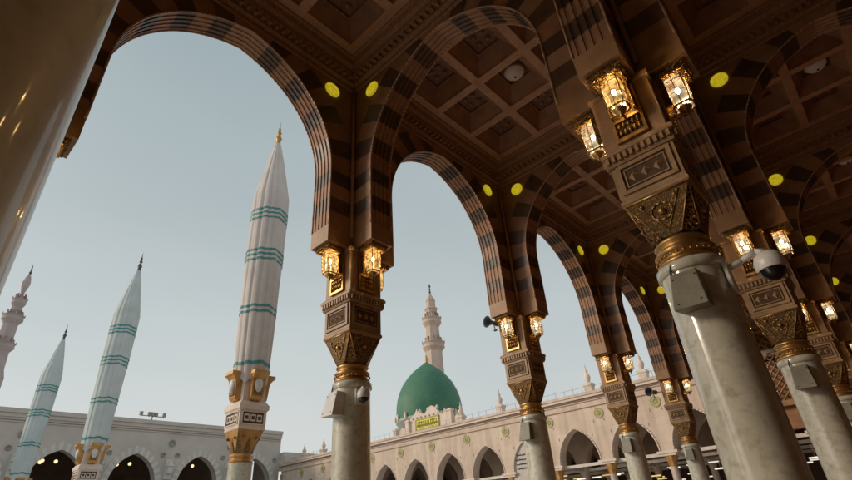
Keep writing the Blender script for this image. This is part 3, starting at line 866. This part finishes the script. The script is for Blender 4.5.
crest(-4.0, -2.8, [.9, 1.05, 1.2, 1.1, .95, 1.05, 1.1]); crest(2.9, 4.9, [1.15, 1.1, .9, 1.0, 1.15, 1.0, .8, .9, .7])
for y, h in ((-2.85, 1.9), (3.0, 1.75), (4.9, 1.2)): a.sqstack([(.22, -.6), (.22, h-.3), (.28, h-.25), (.28, h-.12), (.1, h)], -.05, y)
for k in range(9):
    a.sphere((-.06, -2.3+.58*k, 1.75), .10, 0, 6)
for y in (-1.0, 0.2, 1.4): a.lathe([(.12, 2.2), (.2, 2.35), (.1, 2.5), (.02, 2.6)], 8, .1, y)
a.build('carved_stone', M['facadetrim'], cst)
a = MB(); a.box(-.08, -.01, -1.2, 1.85, .55, 1.5, 0)
for (y0, y1, z0, z1) in ((-1.3, 1.95, 1.45, 1.57), (-1.3, 1.95, .45, .57), (-1.3, -1.18, .57, 1.45), (1.83, 1.95, .57, 1.45)): a.box(-.12, -.02, y0, y1, z0, z1, 1)
a.build('inscription_panel', [M['inscrbg'], M['inscr']], cst)
a = MB(); rr = random.Random(11)
y = 1.72
while y > -1.0:
    l = rr.uniform(.18, .34)
    a.tube([(-.10, y, 1.0), (-.10, y-l*.3, .82), (-.10, y-l*.7, .78), (-.10, y-l, .98)], .035, 0, 4)
    a.bar((-.10, y-l*.5, .85), (-.10, y-l*.45, 1.34), .032, 0, 4)
    if rr.random() < .6: a.tube([(-.10, y-l*.9, 1.2), (-.10, y-l*.6, 1.32), (-.10, y-l*.3, 1.2)], .04, 0, 4)
    if rr.random() < .6: a.sphere((-.10, y-l*.2, .68), .04, 0, 5)
    y -= l+.02
a.build('lettering', M['inscr'], cst)
rl = thing('roof_railing', 'thin wire railing along the portico roof', 'railing', (37.5, 30, 8.06))
a = MB()
for k in range(62):
    y = -24+k*.8
    a.bar((0, y, -.1), (0, y, .8), .018, 0, 4)
    if k % 2 == 0: a.bar((0, y, .8), (0, y+.15, 1.05), .012, 0, 4)
a.build('posts', M['railmetal'], rl)
a = MB()
for z in (.35, .8): a.bar((0, -24, z), (0, 25, z), .012, 0, 4)
a.build('wires', M['railmetal'], rl)
a = MB(); a.box(XF+.9, 75, Y0-20, Y1-1, 7.9, 8.3); a.build('flat_roof', M['facade'], fac)

# lattice window inside the arcade end
lt = thing('lattice_window', 'tall beige lattice screen glimpsed between the two right-hand columns', 'lattice screen', (XF-.35, 4.6, 5.1))
a = MB()
W, H = 1.7, 4.0
for (y0, y1, z0, z1) in ((-W, W, -.3, 0), (-W, W, H, H+.2), (-W, -W+.15, 0, H), (W-.15, W, 0, H)): a.box(-.1, .1, y0, y1, z0, z1)
a.build('frame', M['pier'], lt)
a = MB(); st = .42
k = -20
while k < 24:
    for s in (-1, 1):
        p = []
        y0 = k*st
        for t in (0, H):
            p.append((y0 + s*t, t))
        (ya, za), (yb, zb) = p
        # clip to +-W
        def clip(y, z, dy, dz):
            return
        t0, t1 = 0.0, 1.0
        d = yb-ya
        lo, hi = (-W-ya)/d, (W-ya)/d
        if lo > hi: lo, hi = hi, lo
        t0 = max(t0, lo); t1 = min(t1, hi)
        if t1 > t0: a.bar((s*.012, ya+d*t0, za+(zb-za)*t0), (s*.012, ya+d*t1, za+(zb-za)*t1), .055, 0, 4)
    k += 1
a.build('lattice', M['panelstone'], lt)
a = MB(); a.box(XF-.1, XF+.5, -12, 6.0, 3.6, 10.6); a.box(XF-.1, XF+.5, -12, -.5, FL, 3.6)
tag(a.build('inner_end_wall', M['wall']), 'brown stone wall behind the lattice screen at the far end', 'wall')

# ------------------------------------------------------------------ left building across the courtyard
YL = 59.5
lb = thing('courtyard_wing', 'long grey stone wing with dark pointed arches across the courtyard', 'building', (0, 0, 0))
LW = 6.7; centers = [12.9+LW*i for i in range(-6, 4)]
pl = parch(2.25, 5.6, 8.6)
def swap(mb):   # build in X-plane, then swap to face -Y
    mb.v = [(y, x, z) for x, y, z in mb.v]; mb.f = [list(reversed(f)) for f in mb.f]
w_ = MB()
for yc in centers: arch_bay(w_, yc, LW/2, pl, 11.0, YL, 1.0, zbot=5.6)
swap(w_); 
xe0, xe1 = centers[0]-LW/2, 36.2
w_.box(centers[-1]+LW/2, xe1, YL+.003, YL+6, FL, 11.0)
for i, yc in enumerate(centers):
    w_.box(yc-LW/2, yc-2.25, YL+.002, YL+.99, FL, 5.6); w_.box(yc+2.25, yc+LW/2, YL+.002, YL+.99, FL, 5.6)
w_.build('front_wall', M['leftwall'], lb)
c_ = MB()
for z0, z1, d in ((10.75, 10.85, .10), (10.95, 11.15, .18), (11.15, 11.5, .30), (11.5, 11.9, .45)):
    c_.box(xe0, xe1+.1, YL-d, YL+6, z0, z1-.004)
c_.build('cornice', M['leftwall'], lb)
for yc in centers:
    rg = MB()
    o = parch(2.85, 5.6, 9.35)
    P = [(yc+x, z) for x, z in pl]; Q = [(yc+x, z) for x, z in o]
    for i in range(len(P)-1):
        mi = 0 if i % 2 else 1
        rg.add([(P[i][0], YL-.06, P[i][1]), (P[i+1][0], YL-.06, P[i+1][1]), (Q[i+1][0], YL-.06, Q[i+1][1]), (Q[i][0], YL-.06, Q[i][1])], [(3, 2, 1, 0)], mi)
        rg.add([(Q[i][0], YL-.06, Q[i][1]), (Q[i+1][0], YL-.06, Q[i+1][1]), (Q[i+1][0], YL, Q[i+1][1]), (Q[i][0], YL, Q[i][1])], [(0, 1, 2, 3)], mi)
        rg.add([(P[i][0], YL-.06, P[i][1]), (P[i+1][0], YL-.06, P[i+1][1]), (P[i+1][0], YL+.2, P[i+1][1]), (P[i][0], YL+.2, P[i][1])], [(0, 1, 2, 3)], 0)
    rg.build('arch_ring', [M['leftring'], M['leftwall']], lb)
    for dx, z, r in ((-LW/2, 9.75, .36), (-LW/2+.75, 8.55, .24), (LW/2-.75, 8.55, .24)):
        t2 = MB(); t2.lathe([(r, 0), (r, .10), (r*.72, .12), (r*.66, .05), (.001, .05)], 16)
        t2.v = [(yc+dx+x, YL-.01-z2, z+y) for x, y, z2 in t2.v]
        t2.build('spandrel_ornament', M['leftdark'], lb)
    lan = MB()
    lan.lathe([(.1, 6.6), (.32, 6.75), (.36, 7.3), (.48, 7.4), (.2, 7.7), (.05, 7.95)], 8, yc-LW/2, YL-.55, smooth=False)
    lan.box(yc-LW/2-.35, yc-LW/2+.35, YL-.3, YL, 6.2, 8.1)
    lan.build('pier_lantern', M['leftring'], lb)
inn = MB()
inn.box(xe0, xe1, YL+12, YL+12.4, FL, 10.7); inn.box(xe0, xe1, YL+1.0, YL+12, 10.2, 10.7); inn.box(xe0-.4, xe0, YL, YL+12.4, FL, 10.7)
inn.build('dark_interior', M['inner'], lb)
for yc in centers:
    for dx, yy, zz in ((-1.0, 2.2, 7.75), (.35, 2.6, 7.9), (-.2, 5.5, 8.3)):
        lm = MB(); lm.sphere((yc+dx, YL+yy, zz), .17, 0, 12)
        lm.bar((yc+dx, YL+yy, zz+.2), (yc+dx, YL+yy, 10.2), .02, 1, 4)
        lm.build('interior_lamp', [M['farlamp'], M['inner']], lb)
fl_ = thing('roof_floodlights', 'small cluster of floodlights on the roof of the far wing', 'floodlight', (20.5, YL+.5, 11.9))
a = MB(); a.bar((0, 0, 0), (0, 0, .6), .05); a.bar((-1.2, 0, .55), (1.2, 0, .55), .04); a.build('pole', M['greyhorn'], fl_)
for x in (-1.2, -.35, .0, .35, 1.2):
    a = MB(); a.box(x-.16, x+.16, -.15, .1, .55, .95); a.bar((x, 0, .4), (x, 0, .6), .03); a.build('lamp_head', M['leftdark'], fl_, bevel=.03)
a = MB(); a.box(36.3, 50, YL-1, YL+6, 8.0, 9.4); a.box(36.3, 42, YL-1.5, YL-1, 8.0, 8.9)
tag(a.build('corner_block', M['leftwall'], None, bevel=.05), 'low stepped roof block in the corner beside the far wing', 'roof block')

# ------------------------------------------------------------------ folded courtyard umbrellas
def build_umbrella(fab, label, loc):
    t = thing('folded_umbrella', label, 'umbrella', loc, 0, 'giant folded courtyard umbrellas')
    rz = PI/4*0
    a = MB(); a.sqstack([(.7, FL), (.7, FL+.3), (.6, FL+.4)]); a.lathe([(.42, FL+.4), (.40, 2.3), (.42, 2.36)], 32); a.build('post', M['shaft'], t)
    a = MB(); a.lathe([(.36, 2.36), (.42, 2.42), (.36, 2.48), (.36, 2.52), (.43, 2.58), (.36, 2.66)], 8, rot=PI/8, smooth=False)
    r0, h1, z0, z1 = .32, .49, 2.66, 3.42
    oc = [(r0/math.cos(PI/8)*math.cos(PI/8+PI/4*k), r0/math.cos(PI/8)*math.sin(PI/8+PI/4*k), z0) for k in range(8)]
    sq = [(h1, h1, z1), (-h1, h1, z1), (-h1, -h1, z1), (h1, -h1, z1)]
    a.add(oc+sq, [(8+k, 2*k, (2*k+1) % 8) for k in range(4)], 1)
    a.add(oc+sq, [(1, 2, 9, 8), (3, 4, 10, 9), (5, 6, 11, 10), (7, 0, 8, 11)], 0)
    for k in range(4):
        ang = PI/2*k; nr = Vector((math.cos(ang), math.sin(ang), 0)); tn = Vector((-math.sin(ang), math.cos(ang), 0))
        tri = [(nr*.36+tn*-.12+Vector((0, 0, 2.68))), (nr*.36+tn*.12+Vector((0, 0, 2.68))), (nr*.475+Vector((0, 0, 3.2)))]
        a.add(tri, [(0, 1, 2)], 1); a.sphere(nr*.47+tn*.25+Vector((0, 0, 3.15)), .05, 1, 8); a.sphere(nr*.47+tn*-.25+Vector((0, 0, 3.15)), .05, 1, 8)
    a.build('capital', [M['ochre'], M['goldorn']], t)
    a = MB(); a.sqstack([(.50, 3.42), (.52, 3.46), (.50, 3.50), (.52, 3.55), (.52, 4.05), (.58, 4.12), (.58, 4.26), (.50, 4.38), (.44, 4.42)])
    for k in range(4):
        R = Matrix.Rotation(PI/2*k, 3, 'Z')
        def bx(u0, u1, za, zb, d0, d1, mi):
            vs = [(d, u, z) for z in (za, zb) for d, u in ((d0, u0), (d1, u0), (d1, u1), (d0, u1))]
            a.add([R @ Vector(v) for v in vs], [(0,3,2,1),(4,5,6,7),(0,1,5,4),(1,2,6,5),(2,3,7,6),(3,0,4,7)], mi)
        bx(-.40, .40, 3.62, 4.00, .518, .526, 1)
        for z in (3.58, 4.0): bx(-.44, .44, z, z+.035, .52, .55, 0)
        for u in (-.44, .405): bx(u, u+.035, 3.58, 4.03, .52, .548, 0)
        for u in (-.25, 0, .25):
            bx(u-.10, u+.10, 3.69, 3.93, .524, .535, 0); bx(u-.06, u+.06, 3.75, 3.87, .532, .540, 1)
    a.build('panel_block', [M['facadetrim'], M['panelrecess']], t)
    a = MB(); a.sqstack([(.44, 4.42), (.42, 5.5)]); a.build('neck', M['facadetrim'], t)
    for k in range(4):
        R = Matrix.Rotation(PI/2*k, 3, 'Z')
        b = MB()
        pr = [(.50, 4.42, .20), (.60, 4.45, .21), (.64, 4.55, .23), (.66, 4.75, .245), (.68, 5.0, .25), (.72, 5.18, .255), (.80, 5.28, .28), (.88, 5.34, .31), (.88, 5.46, .31)]
        vs = []
        for d, z, w in pr: vs += [(.40, -w, z), (d, -w, z), (d, w, z), (.40, w, z)]
        fs = []
        for i in range(len(pr)-1):
            for q in range(4):
                x = i*4+q; y = i*4+(q+1) % 4; fs.append((x, y, y+4, x+4))
        fs += [(3, 2, 1, 0), tuple(len(vs)-4+q for q in range(4))]
        b.add([R @ Vector(v) for v in vs], fs)
        for (u0, u1, za, zb) in ((-.16, .16, 4.60, 5.10),):
            vs = [(d, u, z) for z in (za, zb) for d, u in ((.60, u0), (.685, u0), (.685, u1), (.60, u1))]
            b.add([R @ Vector(v) for v in vs], [(0,3,2,1),(4,5,6,7),(0,1,5,4),(1,2,6,5),(2,3,7,6),(3,0,4,7)], 1)
        br = b.build('lamp_bracket', [M['ochre'], M['goldorn']], t)
        g = MB(); g.lathe([(.01, 4.72), (.10, 4.80), (.15, 5.0), (.15, 5.2), (.10, 5.32)], 12)
        g.v = [tuple(R @ Vector((x*.8+.66, y*1.1, (z-5)*.85+4.9))) for x, y, z in g.v]
        g.build('lamp', M['whitepaint'], br)
    f = MB()
    N = 144; prof = [(.60, 5.2), (.64, 5.6), (.68, 7), (.71, 9), (.74, 11), (.765, 13.0), (.765, 13.6), (.62, 14.5), (.42, 15.6), (.24, 16.5), (.09, 17.15)]
    def rad(r, a, z):
        w = a + .14*math.sin(3*a+.5) + .06*math.sin(5*a+z*.25) + .03*math.sin(z*.9)
        return r*(1.035 - .085*(1-abs(math.sin(6*w)))**2.2 - .03*(1-abs(math.sin(13*w+.4)))**3 + .014*math.sin(2*a+z*.8) + .008*math.sin(4*a-z*2.1))
    vs = []
    for i, (r, z) in enumerate(prof):
        for k in range(N):
            aa = 2*PI*k/N
            zz = z - (.16*(1+math.cos(8*aa))*.5 if i == 0 else 0)
            vs.append((rad(r, aa, z)*math.cos(aa), rad(r, aa, z)*math.sin(aa), zz))
    f.add(vs, [(i*N+k, i*N+(k+1) % N, (i+1)*N+(k+1) % N, (i+1)*N+k) for i in range(len(prof)-1) for k in range(N)], 0, True)
    fo = f.build('canopy_fabric', fab, t)
    def rat(z):
        for (r0, z0), (r1, z1) in zip(prof, prof[1:]):
            if z0 <= z <= z1: return r0+(r1-r0)*(z-z0)/(z1-z0)
        return prof[0][0]
    for zc, nn in ((12.4, 3), (10.35, 3), (7.9, 2), (5.72, 1)):
        b = MB()
        for q in range(nn):
            z = zc + (q-(nn-1)/2)*.225
            vs = []
            for s in (0, 1):
                for k in range(N):
                    aa = 2*PI*k/N
                    zz = z + s*(.095 if nn > 1 else .12) + .022*math.cos(8*aa)+.02*math.sin(3*aa)
                    r = rad(rat(zz), aa, zz)+.014
                    vs.append((r*math.cos(aa), r*math.sin(aa), zz))
            b.add(vs, [(k, (k+1) % N, N+(k+1) % N, N+k) for k in range(N)], 0, True)
        b.build('teal_band', M['teal'], fo)
    p = MB(); p.lathe([(.13, 17.0), (.10, 17.2), (.16, 17.35), (.10, 17.5), (.05, 17.6), (.12, 17.72), (.05, 17.86), (.07, 17.98), (.03, 18.1), (.005, 18.5)], 14); p.build('finial', M['gold'] if fab is M['fabric1'] else M['bronze'], t)
    return t
build_umbrella(M['fabric1'], 'tall folded pinkish-white umbrella on ochre bracketed post, nearest of the three', (9.22, 17.6, 0))
build_umbrella(M['fabric_hazed'], 'folded pale umbrella with teal bands standing second in the courtyard', (9.22, 35.6, 0))
build_umbrella(M['fabric_hazed'], 'farthest of the three folded umbrellas, pale with green bands', (9.22, 53.4, 0))

# ------------------------------------------------------------------ green dome and minarets
gd = thing('green_dome', 'large green dome with small finial rising behind the portico', 'dome', (60, 55.2, 0))
a = MB(); a.lathe([(5.1, 7), (5.1, 14.2), (5.35, 14.3), (5.35, 14.7), (5.2, 14.8)], 48); a.build('drum', M['lead'], gd)
a = MB(); prof = [(5.2, 14.8), (5.27, 15.8), (5.22, 16.8), (5.05, 17.9), (4.7, 19.0), (4.15, 20.2), (3.35, 21.3), (2.4, 22.3), (1.4, 23.1), (.55, 23.7), (.1, 24.1)]
a.lathe(prof, 64); a.build('shell', M['dome'], gd)
a = MB(); a.lathe([(.28, 23.8), (.22, 24.1), (.34, 24.4), (.15, 24.7), (.22, 24.95), (.05, 25.2), (.02, 25.9)], 12); a.build('finial', M['ochre'], gd)
for k in range(16):
    an = 2*PI*k/16; a = MB()
    a.sqstack([(.16, 14.6), (.16, 15.1), (.03, 15.5)], 5.45*math.cos(an), 5.45*math.sin(an))
    a.build('parapet_post', M['facadetrim'], gd)

def minaret(label, loc, prof, bal, mat, rotn, fin):
    t = thing('minaret', label, 'minaret', loc, 0)
    a = MB(); a.lathe(prof, rotn, rot=PI/8, smooth=False); a.build('shaft', mat, t)
    for z, r in bal:
        b = MB(); b.lathe([(r*.62, z-1.5), (r*.72, z-1.2), (r*.78, z-1.0), (r*.9, z-.6), (r*.98, z-.35), (r, z-.3), (r, z), (r*.94, z)], rotn*2, smooth=False)
        bo = b.build('balcony', mat, t)
        c = MB()
        c.lathe([(r*.98, z+.002), (r*.98, z+.7), (r*1.02, z+.72), (r*1.02, z+.85), (r*.9, z+.85), (r*.9, z+.01)], 24)
        for k in range(8):
            an = 2*PI*k/8; c.lathe([(.13, z+.8), (.13, z+1.15), (.03, z+1.5)], 6, r*math.cos(an), r*math.sin(an))
        c.build('railing', mat, bo)
    for z, r in bal:
        for k in range(8):
            an = PI/4*k
            rr = r*.66
            b = MB(); b.box(rr*math.cos(an)-.16, rr*math.cos(an)+.16, rr*math.sin(an)-.16, rr*math.sin(an)+.16, z+1.2, z+2.2)
            b.build('window', M['facadedark'], t)
    b = MB(); b.lathe(fin, 12); b.build('finial', M['bronze'], t)
    return t
az1 = math.radians(41.63); d1 = math.hypot(80, 70.8)
minaret('slim pinkish stone minaret rising behind the green dome', (d1*math.cos(az1), d1*math.sin(az1), 0),
        [(3.0, FL), (3.0, 24), (2.2, 26), (1.95, 30), (1.9, 34), (1.75, 34.5), (1.6, 38), (1.5, 41.0), (1.35, 41.2), (1.32, 43.4), (1.55, 43.6), (1.55, 43.9), (1.15, 44.1), (1.12, 45.6), (1.2, 45.7), (.95, 46.3), (.45, 47.1), (.15, 47.9)],
        [(34.8, 2.5), (40.6, 2.15)], M['minaret'], 8, [(.15, 47.7), (.3, 48.1), (.12, 48.4), (.22, 48.8), (.08, 49.1), (.3, 49.6), (.02, 50.3)])
az2 = math.radians(84.5)
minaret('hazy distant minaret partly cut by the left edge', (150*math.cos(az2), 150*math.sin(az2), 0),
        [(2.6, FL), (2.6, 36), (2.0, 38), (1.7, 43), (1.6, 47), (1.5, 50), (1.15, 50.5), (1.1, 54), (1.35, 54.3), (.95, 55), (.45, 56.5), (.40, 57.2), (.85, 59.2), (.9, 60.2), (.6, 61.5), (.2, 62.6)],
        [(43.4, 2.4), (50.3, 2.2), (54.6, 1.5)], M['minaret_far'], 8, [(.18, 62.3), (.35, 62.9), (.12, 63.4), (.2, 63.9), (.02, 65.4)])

# ------------------------------------------------------------------ raise everything so the floor is z=0
for o in sc.objects:
    if o.parent is None: o.location.z += EYE

# ------------------------------------------------------------------ camera
f, pitch, roll, az = 492.755, .5292, -.0713, .7266
F = Vector((math.cos(pitch)*math.cos(az), math.cos(pitch)*math.sin(az), math.sin(pitch)))
r = Vector((math.sin(az), -math.cos(az), 0)); u = r.cross(F)
r2 = math.cos(roll)*r + math.sin(roll)*u; u2 = -math.sin(roll)*r + math.cos(roll)*u
cam = bpy.data.cameras.new('camera'); co = bpy.data.objects.new('camera', cam); COL.objects.link(co)
cam.sensor_width = 36; cam.lens = f/852*36; cam.clip_end = 3000; cam.clip_start = .05
mw = Matrix((( r2.x, u2.x, -F.x, 0), (r2.y, u2.y, -F.y, 0), (r2.z, u2.z, -F.z, EYE), (0, 0, 0, 1)))
co.matrix_world = mw
sc.camera = co

# ------------------------------------------------------------------ world and sun
sun_el, sun_az = math.radians(22), math.radians(140)     # azimuth from +X towards +Y
wd = bpy.data.worlds.new('World'); sc.world = wd; wd.use_nodes = True
nt = wd.node_tree; nt.nodes.clear()
wo = nt.nodes.new('ShaderNodeOutputWorld'); bg = nt.nodes.new('ShaderNodeBackground')
sky = nt.nodes.new('ShaderNodeTexSky'); sky.sky_type = 'NISHITA'; sky.sun_disc = False
sky.sun_elevation = sun_el; sky.sun_rotation = PI/2 - sun_az
sky.air_density = 1.0; sky.dust_density = 4.0; sky.ozone_density = 1.0
hs = nt.nodes.new('ShaderNodeHueSaturation'); hs.inputs['Saturation'].default_value = .35
nt.links.new(sky.outputs[0], hs.inputs['Color'])
# thin evening haze: pale near the horizon, blue-grey above
tc = nt.nodes.new('ShaderNodeTexCoord'); sp = nt.nodes.new('ShaderNodeSeparateXYZ'); nt.links.new(tc.outputs['Generated'], sp.inputs[0])
hz = ramp(nt, sp.outputs[2], [(0.0, (7.9, 8.0, 7.7)), (0.3, (6.2, 6.8, 6.85)), (0.75, (3.9, 4.8, 5.1))])
mx = nt.nodes.new('ShaderNodeMix'); mx.data_type = 'RGBA'; mx.inputs[0].default_value = .82
nt.links.new(hs.outputs[0], mx.inputs[6]); nt.links.new(hz, mx.inputs[7])
cn_z = nt.nodes.new('ShaderNodeTexNoise'); cn_z.inputs['Scale'].default_value = 1.6; cn_z.inputs['Detail'].default_value = 5
cmp_ = nt.nodes.new('ShaderNodeMapping'); cmp_.inputs['Scale'].default_value = (1, 1, 3); nt.links.new(tc.outputs['Generated'], cmp_.inputs[0]); nt.links.new(cmp_.outputs[0], cn_z.inputs['Vector'])
cr_ = ramp(nt, cn_z.outputs['Fac'], [(.3, (.94, .945, .95)), (.7, (1.05, 1.045, 1.035))])
m2_ = nt.nodes.new('ShaderNodeMix'); m2_.data_type = 'RGBA'; m2_.blend_type = 'MULTIPLY'; m2_.inputs[0].default_value = 1
nt.links.new(mx.outputs[2], m2_.inputs[6]); nt.links.new(cr_, m2_.inputs[7])
nt.links.new(m2_.outputs[2], bg.inputs[0]); bg.inputs[1].default_value = .1
nt.links.new(bg.outputs[0], wo.inputs[0])
sl = bpy.data.lights.new('sun', 'SUN'); sl.energy = 1.8; sl.angle = math.radians(14); sl.color = (1, .81, .62)
so = bpy.data.objects.new('sun', sl); COL.objects.link(so)
dv = Vector((math.cos(sun_el)*math.cos(sun_az), math.cos(sun_el)*math.sin(sun_az), math.sin(sun_el)))
so.rotation_euler = dv.to_track_quat('Z', 'Y').to_euler(); so.location = (0, 30, 40)

sc.view_settings.view_transform = 'Standard'; sc.view_settings.look = 'None'
sc.view_settings.exposure = 0; sc.view_settings.gamma = 1
sc.cycles.use_denoising = True
sc.cycles.max_bounces = 7; sc.cycles.diffuse_bounces = 4; sc.cycles.glossy_bounces = 3; sc.cycles.transparent_max_bounces = 8
sc.cycles.sample_clamp_indirect = 6
